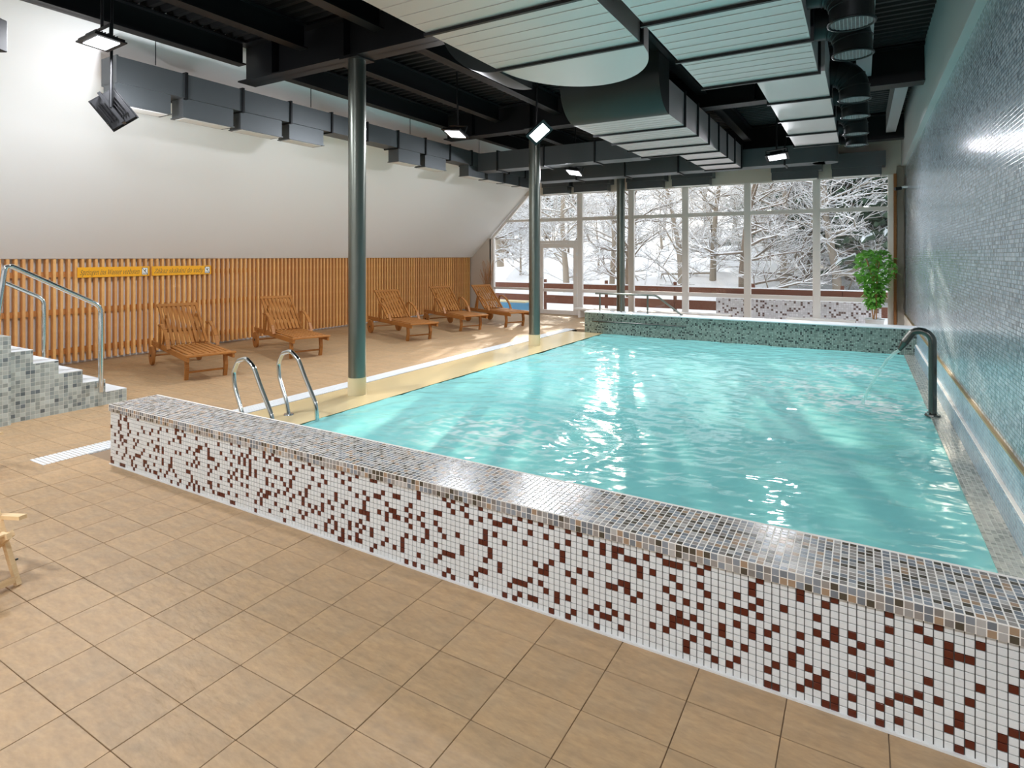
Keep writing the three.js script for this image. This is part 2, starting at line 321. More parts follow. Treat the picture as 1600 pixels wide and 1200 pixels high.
// front parapet, clad in mosaic: each tile is a small block on the mortar
{
  const X0 = -4.98, X1 = 0.79, Z0 = -2.36, Z1 = -2.72, n = Math.floor((X1 - X0) / P);
  const p = tag(group('pool_parapet'), 'low pool wall clad in white and brown glass mosaic with stone coping', 'wall');
  mesh('core', box2(X0 + 0.003, X1, -0.3, WALLH - 0.004, Z1 + 0.004, Z0 - 0.003), M.grout, p);
  mesh('coping_bed', box2(X0 - 0.004, X1, 0.408, WALLH + 0.0008, Z1 + 0.002, Z0 + 0.0118), M.groutPale, p);
  mesh('base_strip', box2(X0, X1, 0, 0.008, Z0, Z0 + 0.012), M.grille, p);
  const front = new RoundedBoxGeometry(P - 0.003, P - 0.003, 0.006, 1, 0.0012), top = new RoundedBoxGeometry(P - 0.0042, 0.006, P - 0.0036, 1, 0.0012);
  uvm(front); const col = (g, c) => { const q = g.clone(), a = new Float32Array(q.attributes.position.count * 3), k = new THREE.Color(...c.map((v) => v / 255)).convertSRGBToLinear(); for (let i = 0; i < a.length; i += 3) { a[i] = k.r; a[i + 1] = k.g; a[i + 2] = k.b; } q.setAttribute('color', new THREE.BufferAttribute(a, 3)); return q; };
  const stoneC = () => { const q = rnd(), k = rr(0.76, 1.0); return shade(q < 0.13 ? [84, 76, 62] : q < 0.38 ? [158, 150, 142] : q < 0.66 ? [172, 144, 116] : q < 0.88 ? [190, 186, 180] : [150, 156, 162], k); };
  const pal = Array.from({ length: 12 }, stoneC), palM = pal.map((c) => std({ color: new THREE.Color(...c.map((v) => v / 255)).convertSRGBToLinear(), roughness: 0.25 }));
  const items = [];
  let prev = [];
  for (let i = 0; i < n; i++) { const cur = []; for (let j = 0; j < 15; j++) {
    const pb = prev[j] && cur[j - 1] ? 0.03 : prev[j] ? 0.13 : cur[j - 1] ? 0.16 : 0.235, brown = rnd() < pb; cur[j] = brown;
    items.push({ kind: 0, c: brown ? 1 : 0, x: X0 + (i + 0.5) * P, y: 0.006 + (j + 0.5) * 0.0269, z: Z0 - 0.001 });
  } prev = cur; }
  const N = { x: 0, z: 0 };
  for (let i = 0; i < n; i++) for (let j = 0; j < 13; j++) items.push({ kind: 1, c: Math.floor(rnd() * 12), x: X0 + (i + 0.5) * P, y: WALLH - 0.0015, z: Z0 + 0.012 - 0.0135 - j * P - 0.003 });
  for (let i = 0; i < n; i++) for (let j = 0; j < 2; j++) items.push({ kind: 2, c: Math.floor(rnd() * 12), x: X0 + (i + 0.5) * P, y: 0.4205 + j * 0.0262, z: Z0 + 0.0095 });
  const score = (t) => { const d = -(0.5077 * t.x + 0.8616 * t.z), u = 0.8616 * t.x - 0.5077 * t.z; return Math.abs(u / d) > 0.88 || 400 + 925 * (1.6 - t.y) / d > 1195 ? 0 : 1 / d; };
  const done = { wall: 0, coping: 0 }, rest = { wall: [], coping: [] };
  const vm = std({ vertexColors: true, roughness: 0.2 });
  items.map((t) => [score(t), t]).sort((a, b) => b[0] - a[0]).forEach(([s, t]) => {
    const w = t.kind === 0 ? 'wall' : 'coping', g = t.kind === 1 ? top : front, nm = w === 'wall' ? 'mosaic_tile' : 'coping_tile';
    if (s > 0 && done[w] < 300) { done[w]++; const m = mesh(nm, g, t.kind === 0 ? (t.c ? M.tileBrown : M.tileWhite) : palM[t.c], p); m.position.set(t.x, t.y, t.z); }
    else rest[w].push(col(g, t.kind === 0 ? (t.c ? [92, 36, 20] : [228, 230, 228]) : pal[t.c]).translate(t.x, t.y, t.z));
  });
  mesh('mosaic_tiles_beyond', merge(rest.wall), vm, p).userData.kind = 'stuff';
  mesh('coping_tiles_beyond', merge(rest.coping), vm, p).userData.kind = 'stuff';
}
// far parapet
{
  const p = tag(group('pool_parapet'), 'low grey-green mosaic wall at the far end of the pool', 'wall');
  mesh('core', box2(-5.0, 0.79, -0.4, 0.41, -11.9, -11.5), M.farMosaic, p);
  mesh('white_coping', rbox(5.8, 0.025, 0.44, 0.008, -2.105, 0.422, -11.7), M.white, p);
  const bar_ = tag(group('grab_rail'), 'horizontal grab bar on the inner face of the far pool wall', 'rail');
  mesh('tube', rod([-4.8, 0.25, -11.42], [-2.88, 0.25, -11.42], 0.016), M.gunmetal, bar_);
  for (const x of [-4.6, -3.85, -3.1]) mesh('bracket', rod([x, 0.25, -11.42], [x, 0.25, -11.52], 0.01), M.gunmetal, bar_);
  const r = tag(group('handrail'), 'steel handrail with posts standing on the far pool wall', 'rail');
  mesh('top_rail', polytube([[-4.85, 0.81, -11.72], [-3.55, 0.81, -11.72], [-3.02, 0.43, -11.72]], 0.02), M.column, r);
  for (const x of [-4.75, -4.28, -3.72]) mesh('post', rod([x, 0.43, -11.72], [x, 0.80, -11.72], 0.018), M.column, r);
}
// water
{
  const nx = 250, nz = 420, g = new THREE.PlaneGeometry(5.28, 8.82, nx, nz); g.rotateX(-Math.PI / 2); g.translate(-2.0, 0, -7.1);
  const p = g.attributes.position, c = new Float32Array(p.count * 3);
  const jets = [[0.03, -7.49, 1], [-0.1, -9.6, 0.8], [-2.9, -4.6, 0.7], [-0.6, -8.2, 0.6]];
  for (let i = 0; i < p.count; i++) {
    const x = p.getX(i), z = p.getZ(i);
    let h = 0.020 * (fbm(x * 1.5 + 4, z * 2.4, 2) - 0.5) + 0.014 * (fbm(x * 4 + z * 1.1, z * 7 - x * 1.5, 3) - 0.5) + 0.009 * (fbm(x * 9 + 3, z * 18 + x * 3, 3) - 0.5), foam = 0;
    for (const [jx, jz, k] of jets) { const d = Math.hypot((x - jx) * 0.8, z - jz); h += k * 0.012 * Math.exp(-d * 1.2) * Math.sin(d * 26 + 4 * fbm(x * 3, z * 3, 2)); const q = fbm(x * 16 + 7, z * 26, 4) - 0.6 + 0.16 * k * Math.exp(-d * d * 5); foam = Math.max(foam, Math.min(1, Math.max(0, q * 9)) * Math.exp(-d * d * 2.2) * k); }
    p.setY(i, -0.012 + h);
    c[3 * i] = 0.23 + 0.55 * foam; c[3 * i + 1] = 0.62 + 0.27 * foam; c[3 * i + 2] = 0.60 + 0.28 * foam;
  }
  g.setAttribute('color', new THREE.BufferAttribute(c, 3)); g.computeVertexNormals();
  const w = mesh('pool_water', g, new THREE.MeshPhysicalMaterial({ vertexColors: true, roughness: 0.06, ior: 1.33 })); tag(w, 'rippled turquoise pool water', 'water');
}
// water spout and its jet
{
  const s = tag(group('water_spout', 0.62, 0, -7.25), 'dark steel swan-neck water spout at the pool edge', 'spout');
  const pts = [[0, 0, 0], [0, 0.40, 0], [0, 0.70, 0]]; for (let a = 0; a <= 7; a++) { const t = a / 7 * 2.25; pts.push([-0.1 + 0.1 * Math.cos(t), 0.74 + 0.1 * Math.sin(t), -0.03 * (1 - Math.cos(t))]); }
  pts.push([-0.235, 0.70, -0.06]);
  mesh('pipe', tube(pts, 0.036, 60, 16), M.gunmetal, s);
  mesh('nozzle', rod([-0.225, 0.715, -0.055], [-0.275, 0.625, -0.075], 0.04, 0.018, 16), M.gunmetal, s);
  mesh('flange', new THREE.CylinderGeometry(0.065, 0.07, 0.015, 20).translate(0, 0.008, 0), M.gunmetal, s);
  for (let k = 0; k < 4; k++) mesh('bolt', new THREE.CylinderGeometry(0.009, 0.009, 0.02, 6).translate(0.055 * Math.cos(k * 1.57 + 0.8), 0.02, 0.055 * Math.sin(k * 1.57 + 0.8)), M.chrome, s);
  const jp = []; for (let k = 0; k <= 10; k++) { const t = k / 10; jp.push(new THREE.Vector3(0.345 - 0.33 * t, 0.63 - 0.30 * t - 0.34 * t * t, -7.325 - 0.165 * t)); }
  const g = new THREE.TubeGeometry(new THREE.CatmullRomCurve3(jp), 60, 0.016, 10), q = g.attributes.position;
  for (let i = 0; i < q.count; i++) q.setXYZ(i, q.getX(i) + (fbm(q.getY(i) * 30, q.getZ(i) * 50, 2) - 0.5) * 0.02, q.getY(i), q.getZ(i) + (fbm(q.getY(i) * 30 + 9, q.getX(i) * 50, 2) - 0.5) * 0.02);
  g.computeVertexNormals();
  tag(mesh('water_jet', g, new THREE.MeshPhysicalMaterial({ color: 0xe8fbf8, roughness: 0.1, transmission: 0.7, thickness: 0, ior: 1.33 })), 'thin jet of water falling from the steel spout', 'water jet');
}
// pool ladder: two bent hoops
[-3.5, -4.0].forEach((z, i) => {
  const l = tag(group('ladder_rail', -4.97, 0, z), i ? 'chrome ladder hoop beside the first steel column' : 'chrome ladder hoop beside the front pool wall', 'ladder rail', 'chrome pool ladder hoops');
  mesh('hoop', tube([[0, 0, 0], [-0.04, 0.14, 0], [-0.14, 0.36, 0], [-0.155, 0.5, 0], [-0.09, 0.61, 0], [0.03, 0.64, 0], [0.14, 0.57, 0], [0.24, 0.4, 0], [0.39, 0.16, 0], [0.41, 0, 0], [0.41, -0.5, 0]], 0.021, 80, 14), M.chrome, l);
  mesh('foot_flange', new THREE.CylinderGeometry(0.045, 0.05, 0.012, 20).translate(0, 0.006, 0), M.chrome, l);
});

// =====================================================================  STAIRS AT THE LEFT
{
  const s = structure(group('stairs'), 'grey mosaic stairs at the left');
  for (let k = 0; k < 5; k++) { const z1 = -3.48 + k * 0.215; mesh('step', box2(-8.6, -7.0, -0.01, 0.135 * (k + 1), z1, k === 4 ? -2.42 : z1 + 0.215), M.stairMosaic, s); mesh('tread', box2(-8.6, -7.0, 0.135 * (k + 1), 0.135 * (k + 1) + 0.006, z1, z1 + 0.215), M.white, s); }
  mesh('pier', box2(-8.6, -6.93, 0, 0.84, -2.42, 2.2), M.stairMosaic, s);
  const h = tag(group('stair_handrail'), 'polished steel handrail with a post on the stair side', 'handrail');
  mesh('rail', polytube([[-6.93, 0.16, -3.19], [-6.93, 1.07, -3.19], [-6.93, 1.53, -2.38], [-6.93, 0.9, -2.30]], 0.023, 14, 0.07), M.chrome, h);
  mesh('mount', box(0.05, 0.05, 0.06, -6.965, 0.24, -3.19), M.chrome, h);
  const h2 = tag(group('stair_handrail'), 'polished steel handrail beside the slatted wall', 'handrail');
  mesh('rail', polytube([[-8.5, 0.27, -3.29], [-8.5, 1.08, -3.29], [-8.5, 1.55, -2.45], [-8.5, 0.9, -2.4]], 0.023, 14, 0.07), M.chrome, h2);
}
// =====================================================================  SIGNS
function sign(text, z0, z1, label) {
  const cv = document.createElement('canvas'); cv.width = 1024; cv.height = 160; const c = cv.getContext('2d');
  c.fillStyle = '#f9b112'; c.fillRect(0, 0, 1024, 160);
  c.fillStyle = '#4a4436'; c.font = 'italic 108px serif'; c.textBaseline = 'middle';
  const w = c.measureText(text).width; c.save(); c.translate(26, 84); c.scale(Math.min(1.4, 840 / w), 1); c.transform(1, 0, -0.2, 1, 0, 0); c.fillText(text, 8, 0); c.restore();
  c.fillStyle = '#f2f2ee'; c.fillRect(905, 18, 96, 124); c.strokeStyle = '#2a2a2a'; c.lineWidth = 6; c.strokeRect(908, 21, 90, 118);
  c.lineWidth = 7; c.beginPath(); c.moveTo(912, 26); c.lineTo(994, 134); c.stroke();
  c.fillStyle = '#2a2a2a'; c.beginPath(); c.arc(966, 52, 9, 0, 7); c.fill(); c.lineWidth = 9; c.beginPath(); c.moveTo(958, 60); c.lineTo(936, 84); c.moveTo(952, 68); c.lineTo(968, 84); c.stroke();
  c.lineWidth = 4; for (const y of [112, 124]) { c.beginPath(); for (let x = 918; x < 990; x += 4) c.lineTo(x, y + 3 * Math.sin(x / 5)); c.stroke(); }
  const t = new THREE.CanvasTexture(cv); t.colorSpace = THREE.SRGBColorSpace; t.anisotropy = 8;
  const L = Math.abs(z1 - z0), g = tag(group('warning_sign', -9.985, 1.355, (z0 + z1) / 2, Math.PI / 2), label, 'sign');
  mesh('board', new THREE.BoxGeometry(L, 0.155, 0.012), std({ color: 0xf5b21a, roughness: 0.3 }), g);
  mesh('print', new THREE.PlaneGeometry(L - 0.004, 0.151).translate(0, 0, 0.0068), std({ map: t, roughness: 0.3 }), g);
}
sign('Springen ins Wasser verboten', -4.28, -5.31, 'yellow no-diving sign with German lettering on the slats');
sign('Zákaz skákání do vody', -5.35, -6.37, 'yellow no-diving sign with Czech lettering on the slats');

// =====================================================================  LOUNGERS
function lounger() {
  const o = new THREE.Group(), W = 0.27;
  for (const s of [-1, 1]) {
    mesh('side_rail', rbox(1.98, 0.075, 0.03, 0.006, 0.77, 0.30, s * W), M.teak, o);
    mesh('leg', merge([bar([0.02, 0.3, s * 0.235], [-0.01, 0.15, s * 0.235], 0.045, 0.05), bar([-0.01, 0.16, s * 0.235], [0.03, 0, s * 0.235], 0.045, 0.045)]), M.teak, o);
    const wh = mesh('wheel', new THREE.CylinderGeometry(0.135, 0.135, 0.035, 28).rotateX(Math.PI / 2).translate(1.56, 0.135, s * 0.315), M.teak, o);
    mesh('hub_cap', new THREE.CylinderGeometry(0.018, 0.018, 0.05, 12).rotateX(Math.PI / 2).translate(1.56, 0.135, s * 0.315), M.gunmetal, wh);
    const arm = []; const ap = [[1.12, 0.62], [0.98, 0.64], [0.82, 0.58], [0.68, 0.46], [0.60, 0.33]];
    for (let k = 0; k < 4; k++) arm.push(bar([...ap[k], s * 0.31], [...ap[k + 1], s * 0.31], 0.045, 0.022));
    mesh('armrest', merge(arm), M.teak, o);
    mesh('arm_post', bar([1.10, 0.62, s * 0.31], [1.16, 0.3, s * 0.30], 0.03, 0.03), M.teak, o);
    mesh('wheel_bracket', bar([1.56, 0.3, s * 0.285], [1.56, 0.12, s * 0.285], 0.03, 0.06), M.teak, o);
  }
  mesh('stretcher', rod([0.0, 0.1, -0.235], [0.0, 0.1, 0.235], 0.014), M.teak, o);
  mesh('axle', rod([1.56, 0.135, -0.31], [1.56, 0.135, 0.31], 0.013), M.teak, o);
  mesh('end_board', rbox(0.07, 0.03, 0.6, 0.008, -0.2, 0.335, 0), M.teak, o);
  mesh('cross_rail', box(0.05, 0.035, 0.5, 0.84, 0.305, 0), M.teak, o);
  for (let k = 0; k < 8; k++) mesh('seat_slat', rbox(1.02, 0.018, 0.048, 0.004, 0.35, 0.345, -0.2275 + k * 0.065), M.teak, o);
  const b = new THREE.Group(); b.name = 'backrest'; b.position.set(0.88, 0.35, 0); b.rotation.z = 0.72; o.add(b);
  for (const s of [-1, 1]) mesh('back_frame', rbox(0.78, 0.035, 0.035, 0.005, 0.39, 0, s * 0.245), M.teak, b);
  for (let k = 0; k < 7; k++) mesh('back_slat', rbox(0.74, 0.016, 0.042, 0.004, 0.38, 0.006, -0.186 + k * 0.062), M.teak, b);
  mesh('head_board', rbox(0.06, 0.03, 0.55, 0.008, 0.78, 0.004, 0), M.teak, b);
  mesh('lower_board', rbox(0.05, 0.025, 0.5, 0.005, 0.3, -0.018, 0), M.teak, b);
  for (const s of [-1, 1]) mesh('prop', bar([1.25, 0.75, s * 0.2], [1.42, 0.3, s * 0.2], 0.025, 0.03), M.teak, o);
  return o;
}
{
  const proto = lounger();
  [[-7.40, -4.66, 17, 'wooden sun lounger in front of the yellow signs'], [-7.56, -6.42, 20, 'wooden sun lounger behind the pool ladder hoops'], [-7.23, -8.80, 23, 'wooden sun lounger right behind the first steel column'], [-7.21, -10.50, 26, 'wooden sun lounger second from the windows'], [-6.76, -11.60, 25, 'reddish wooden sun lounger closest to the dry twigs and windows']].forEach(([x, z, a, l], i) => {
    const o = i ? proto.clone() : proto; o.name = numbered('sun_lounger'); o.position.set(x, 0, z); o.rotation.set(0, Math.PI - a * Math.PI / 180, 0); scene.add(o); tag(o, l, 'lounger', 'sun loungers along the slatted wall');
  });
}
// folding pine deck chairs at the left edge
{
  const o = new THREE.Group();
  for (const s of [-1, 1]) {
    mesh('front_leg', bar([0, 0, s * 0.26], [-0.34, 0.62, s * 0.26], 0.03, 0.045), M.pine, o);
    mesh('rear_leg', bar([-0.62, 0, s * 0.23], [-0.02, 0.42, s * 0.23], 0.03, 0.045), M.pine, o);
    mesh('arm', bar([-0.62, 0.44, s * 0.29], [0.0, 0.52, s * 0.29], 0.05, 0.03), M.pine, o);
    mesh('seat_rail', bar([-0.6, 0.25, s * 0.2], [0.02, 0.42, s * 0.2], 0.03, 0.045), M.pine, o);
    mesh('bolt', rod([-0.09, 0.17, s * 0.28], [-0.09, 0.17, s * 0.3], 0.008), M.gunmetal, o);
  }
  mesh('foot_bar', bar([-0.02, 0.05, -0.26], [-0.02, 0.05, 0.26], 0.03, 0.045), M.pine, o);
  for (let k = 0; k < 6; k++) mesh('seat_slat', rbox(0.07, 0.018, 0.42, 0.004, -0.5 + k * 0.09, 0.30 + k * 0.025, 0), M.pine, o);
  const b = mesh('back_panel', rbox(0.03, 0.6, 0.42, 0.01, -0.62, 0.6, 0), M.pine, o);
  o.name = numbered('deck_chair'); o.scale.set(0.6, 0.62, 0.7); o.position.set(-3.5, 0, -1.08); o.rotation.set(0, 0.15, 0); scene.add(o); tag(o, 'pale pine folding chair on the tan tiles in front of the pool wall', 'chair', 'pale pine chairs');
  const q = o.clone(); q.name = numbered('deck_chair'); q.position.set(-5.3, 0, -1.6); scene.add(q); tag(q, 'pale pine folding chair beside the mosaic stair pier', 'chair', 'pale pine chairs');
}

// =====================================================================  DUCTS
function ductRun(name, x0, x1, y0, y1, z0, z1, step, label, mat = M.duct) {       // runs along z, built from flanged lengths
  const d = tag(group(name), label, 'duct');
  const n = Math.max(1, Math.round(Math.abs(z1 - z0) / step)), L = (z1 - z0) / n;
  for (let k = 0; k < n; k++) {
    const a = z0 + k * L, b = a + L, ribs = [box2(x0, x1, y0, y1, Math.min(a, b) + 0.004, Math.max(a, b) - 0.004)];
    for (let r = 1; r < 6; r++) ribs.push(box(x1 - x0 - 0.02, 0.008, 0.012, (x0 + x1) / 2, y0, a + L * r / 6));
    mesh('duct_length', merge(ribs), mat, d);
    mesh('flange', box(x1 - x0 + 0.05, y1 - y0 + 0.05, 0.03, (x0 + x1) / 2, (y0 + y1) / 2, b), M.blackBeam, d);
  }
  return d;
}
{
  const y0 = 3.4, y1 = 3.85;
  const d1 = ductRun('ventilation_duct', -3.02, -1.6, y0, y1, 1.6, -4.85, 1.1, 'wide silver ceiling duct ending in a rounded end above the first column');
  { const s = new THREE.Shape(); s.absarc(0, 0, 0.71, 0, Math.PI, false); s.lineTo(0.71, 0);
    const g = new THREE.ExtrudeGeometry(s, { depth: y1 - y0, bevelEnabled: false, curveSegments: 40 }); g.rotateX(-Math.PI / 2); g.scale(1, 1, 1.4); g.translate(-2.31, y0, -4.86); mesh('rounded_end', uvm(g), M.duct, d1);
    const e = new THREE.Shape(); e.moveTo(0, 0); e.absarc(0, 0.72, 0.72, -Math.PI / 2, -Math.PI, true); e.lineTo(0, 0.72); e.lineTo(0, 0);
    const h = new THREE.ExtrudeGeometry(e, { depth: 0.7, bevelEnabled: false, curveSegments: 24 }); h.translate(-3.02, 3.38, -5.55); mesh('side_elbow', uvm(h), M.ductPaint, d1); }
  const d2 = ductRun('ventilation_duct', -3.42, -2.1, y0, y1, -7.5, -10.5, 0.75, 'broad silver duct in the middle running to the windows');
  { const e = new THREE.Shape(); e.moveTo(0, 0); e.lineTo(0, 0.86); e.lineTo(0.45, 0.86); e.absarc(0, 0.45, 0.45, 0, -Math.PI / 2, true);
    const h = new THREE.ExtrudeGeometry(e, { depth: 1.32, bevelEnabled: false, curveSegments: 24 }); h.rotateY(-Math.PI / 2); h.translate(-2.1, y0, -7.5); mesh('end_elbow', uvm(h), M.ductPaint, d2); 
    for (let k = 0; k < 3; k++) { const a = -10.5 - k * 0.75; mesh('duct_length', box2(-2.8, -2.1, y0, y1, a - 0.74, a), M.duct, d2); mesh('flange', box(0.75, 0.5, 0.03, -2.45, 3.625, a - 0.75), M.blackBeam, d2); } }
  const d3 = ductRun('ventilation_duct', -1.45, -0.36, y0, y1, 1.6, -6.5, 1.05, 'wide silver duct carrying the round elbows');
  for (let k = 0; k < 4; k++) { const a = -6.5 - k * 1.06; mesh('duct_length', box2(-0.93, -0.3, y0, y1, a - 1.05, a), M.duct, d3); mesh('flange', box(0.68, 0.5, 0.03, -0.615, 3.625, a - 1.06), M.blackBeam, d3); }
  // cross ducts
  const c1 = tag(group('cross_duct'), 'dark cross duct joining the left wall duct to the middle duct', 'duct');
  mesh('duct_length', box2(-7.1, -3.43, 3.42, 3.8, -11.0, -10.6), M.ductDark, c1);
  for (const x of [-6.6, -5.5, -4.4]) mesh('flange', box(0.03, 0.43, 0.45, x, 3.61, -10.8), M.blackBeam, c1);
  const c2 = tag(group('cross_duct'), 'dark cross duct running along in front of the windows', 'duct');
  mesh('duct_length', box2(-6.9, -0.6, 3.42, 3.78, -13.3, -12.85), M.ductDark, c2);
  mesh('rounded_end', new THREE.CylinderGeometry(0.225, 0.225, 0.36, 28).translate(-0.6, 3.6, -13.075), M.ductDark, c2);
  for (const x of [-5.8, -4.6, -3.4, -1.3]) { mesh('flange', box(0.03, 0.41, 0.5, x, 3.6, -13.075), M.blackBeam, c2); mesh('hanger_rod', rod([x, 3.78, -13.075], [x, 4.4, -13.075], 0.006, 0.006, 6), M.blackBeam, c2); }
}
// round elbows hanging from the right duct
{
  const arc = []; for (let k = 0; k <= 6; k++) { const t = k / 6 * Math.PI / 2; arc.push(new THREE.Vector3(0.22 * Math.sin(t), -0.22 * (1 - Math.cos(t)), 0)); }
  const path = new THREE.CurvePath(); path.add(new THREE.LineCurve3(new THREE.Vector3(-0.2, 0, 0), arc[0])); for (let k = 0; k < 6; k++) path.add(new THREE.LineCurve3(arc[k], arc[k + 1])); path.add(new THREE.LineCurve3(arc[6], new THREE.Vector3(0.22, -0.32, 0)));
  const g = new THREE.TubeGeometry(path, 40, 0.15, 24);
  [-5.1, -5.9, -7.6, -8.55, -9.75, -10.75].forEach((z, i) => {
    const e = tag(group('duct_elbow', -0.28, 3.66, z), 'black round duct elbow, ' + ['sixth', 'fifth', 'fourth', 'third', 'second', 'first'][i] + ' from the window wall', 'duct elbow', 'round duct elbows');
    mesh('elbow', g, M.spiral, e);
    for (const t of [1, 2.5, 4, 5.5]) { const a = t / 6 * Math.PI / 2; mesh('seam', new THREE.TorusGeometry(0.152, 0.006, 6, 28).rotateY(Math.PI / 2).rotateZ(-a).translate(0.22 * Math.sin(a), -0.22 * (1 - Math.cos(a)), 0), M.spiral, e); }
    mesh('rim', new THREE.TorusGeometry(0.155, 0.01, 8, 28).rotateX(Math.PI / 2).translate(0.22, -0.32, 0), M.spiral, e);
    const bars = []; for (let k = -5; k <= 5; k++) { const h = Math.sqrt(0.0225 - (k * 0.026) ** 2); bars.push(box(2 * h, 0.006, 0.006, 0.22, -0.315, k * 0.026), box(0.006, 0.006, 2 * h, 0.22 + k * 0.026, -0.315, 0)); }
    mesh('outlet_grille', merge(bars), M.paleSteel, e);
  });
}
// left duct under the slope, with outlet boxes
{
  const d = tag(group('wall_duct'), 'long grey duct running under the white sloping ceiling', 'duct');
  for (let k = 0; k < 13; k++) { const a = -3.44 - k * 0.77; mesh('duct_length', box2(-7.41, -7.1, 3.53, 3.82, a - 0.76, a), M.ductDark, d); mesh('flange', box(0.35, 0.33, 0.03, -7.255, 3.675, a - 0.77), M.blackBeam, d); }
  mesh('end_panel', box(0.33, 0.31, 0.02, -7.255, 3.675, -3.43), M.ductDark, d);
  for (const z of [-3.9, -6.2, -8.5, -10.8]) mesh('hanger_rod', rod([-7.2, 3.86, z], [-7.2, 4.2, z], 0.006, 0.006, 6), M.blackBeam, d);
  [[-3.42, -4.04], [-4.19, -4.86], [-4.97, -5.62], [-5.75, -6.38], [-8.1, -8.7], [-8.85, -9.5], [-10.3, -10.92], [-11.05, -11.7], [-11.8, -12.4], [-12.5, -13.1]].forEach(([a, b], i) => {
    const o = tag(group('outlet_box', -7.25, 3.3, (a + b) / 2), ['first', 'second', 'third', 'fourth', 'fifth', 'sixth', 'seventh', 'eighth', 'ninth', 'tenth'][i] + ' grey air outlet box from the open end of the wall duct', 'air outlet', 'outlet boxes under the wall duct');
    mesh('body', box(0.24, 0.23, a - b, 0, 0.117, 0), M.ductDark, o);
    mesh('frame', box(0.27, 0.012, a - b + 0.02, 0, 0.0, 0), M.ductDark, o);
    mesh('outlet_grille', box(0.21, 0.01, a - b - 0.06, 0, -0.006, 0), M.grille, o);
  });
}
// outlet boxes above the windows
[[-7.44, -6.71], [-6.52, -5.59], [-5.06, -4.17], [-3.93, -3.05], [-1.71, -0.79], [-0.53, 0.37]].forEach(([a, b], i) => {
  const o = tag(group('window_outlet_box', (a + b) / 2, 3.28, -14.4), ['outlet box above the terrace door', 'outlet box above the bay left of the third column', 'outlet box right of the third column', 'outlet box above the middle window bay', 'outlet box above the second last window bay', 'outlet box above the window bay by the mosaic wall'][i] .replace(/^/, 'dark '), 'air outlet', 'window duct outlets');
  mesh('upper_body', box(b - a + 0.08, 0.3, 0.36, 0.03, 0.32, -0.01), M.ductDark, o);
  mesh('lower_body', box(b - a, 0.18, 0.26, 0, 0.09, 0), M.ductDark, o);
  mesh('outlet_grille', box(b - a - 0.06, 0.01, 0.2, 0, -0.003, 0), M.grille, o);
});

// =====================================================================  FLOODLIGHTS
const faceMat = std({ color: 0xffffff, emissive: 0xf4f8ff, emissiveIntensity: 9 }), faceOff = std({ color: 0xc8ccd0, roughness: 0.2 });
function flood(pos, aim, top, label, on = true, power = 1) {
  const g = tag(group('floodlight', ...pos), label, 'floodlight');
  const head = new THREE.Group(); head.name = 'lamp_head'; g.add(head);
  const dir = new THREE.Vector3(...aim).normalize(); head.quaternion.setFromUnitVectors(new THREE.Vector3(0, -1, 0), dir);
  mesh('housing', merge([rbox(0.34, 0.035, 0.26, 0.01, 0, 0.02, 0), ...Array.from({ length: 8 }, (_, k) => box(0.2, 0.04, 0.006, 0, 0.055, -0.09 + k * 0.026)), box(0.36, 0.012, 0.28, 0, 0.004, 0)]), M.blackBeam, head);
  mesh('lamp_face', box(0.27, 0.006, 0.19, 0, -0.004, 0), on ? faceMat : faceOff, head);
  mesh('yoke', merge([bar([-0.17, 0.02, 0], [-0.17, 0.14, 0], 0.03, 0.01), bar([0.17, 0.02, 0], [0.17, 0.14, 0], 0.03, 0.01), bar([-0.17, 0.14, 0], [0.17, 0.14, 0], 0.03, 0.01)]), M.blackBeam, head);
  const m = dir.clone().multiplyScalar(-0.14);
  mesh('hanger', rod([m.x, m.y, m.z], [m.x * 0.5, top - pos[1], m.z * 0.5], 0.014), M.blackBeam, g);
  if (on) {
    const L = new THREE.RectAreaLight(0xf6f8ff, LAMP_POWER * power, 0.27, 0.19); L.position.copy(dir).multiplyScalar(0.012); L.lookAt(dir.x * 2, dir.y * 2, dir.z * 2);
    // RectAreaLight shines along its -z after lookAt in world space, so turn it about
    L.quaternion.setFromUnitVectors(new THREE.Vector3(0, 0, -1), dir); g.add(L);
  }
  return g;
}
flood([-6.2, 3.62, -2.86], [0.05, -1, 0.05], 4.4, 'lit floodlight hanging before the near end of the wall duct', true, 0.8);
flood([-6.6, 3.1, -3.16], [-0.8, 0.05, -0.6], 4.4, 'floodlight on a long arm turned away to light the white slope', true, 0.2);
flood([-5.3, 3.45, -7.3], [-0.15, -1, 0.35], 4.4, 'lit floodlight hanging between the first two columns');
flood([-4.2, 3.47, -7.95], [0.75, -0.8, 0.45], 4.42, 'tilted lit floodlight turned to the pool beside the second column');
flood([-5.05, 3.3, -11.07], [-0.2, -1, 0.35], 4.42, 'lit floodlight behind the second column');
flood([-1.24, 3.3, -11.1], [0.1, -1, 0.25], 4.42, 'lit floodlight beneath the far end of the right duct');
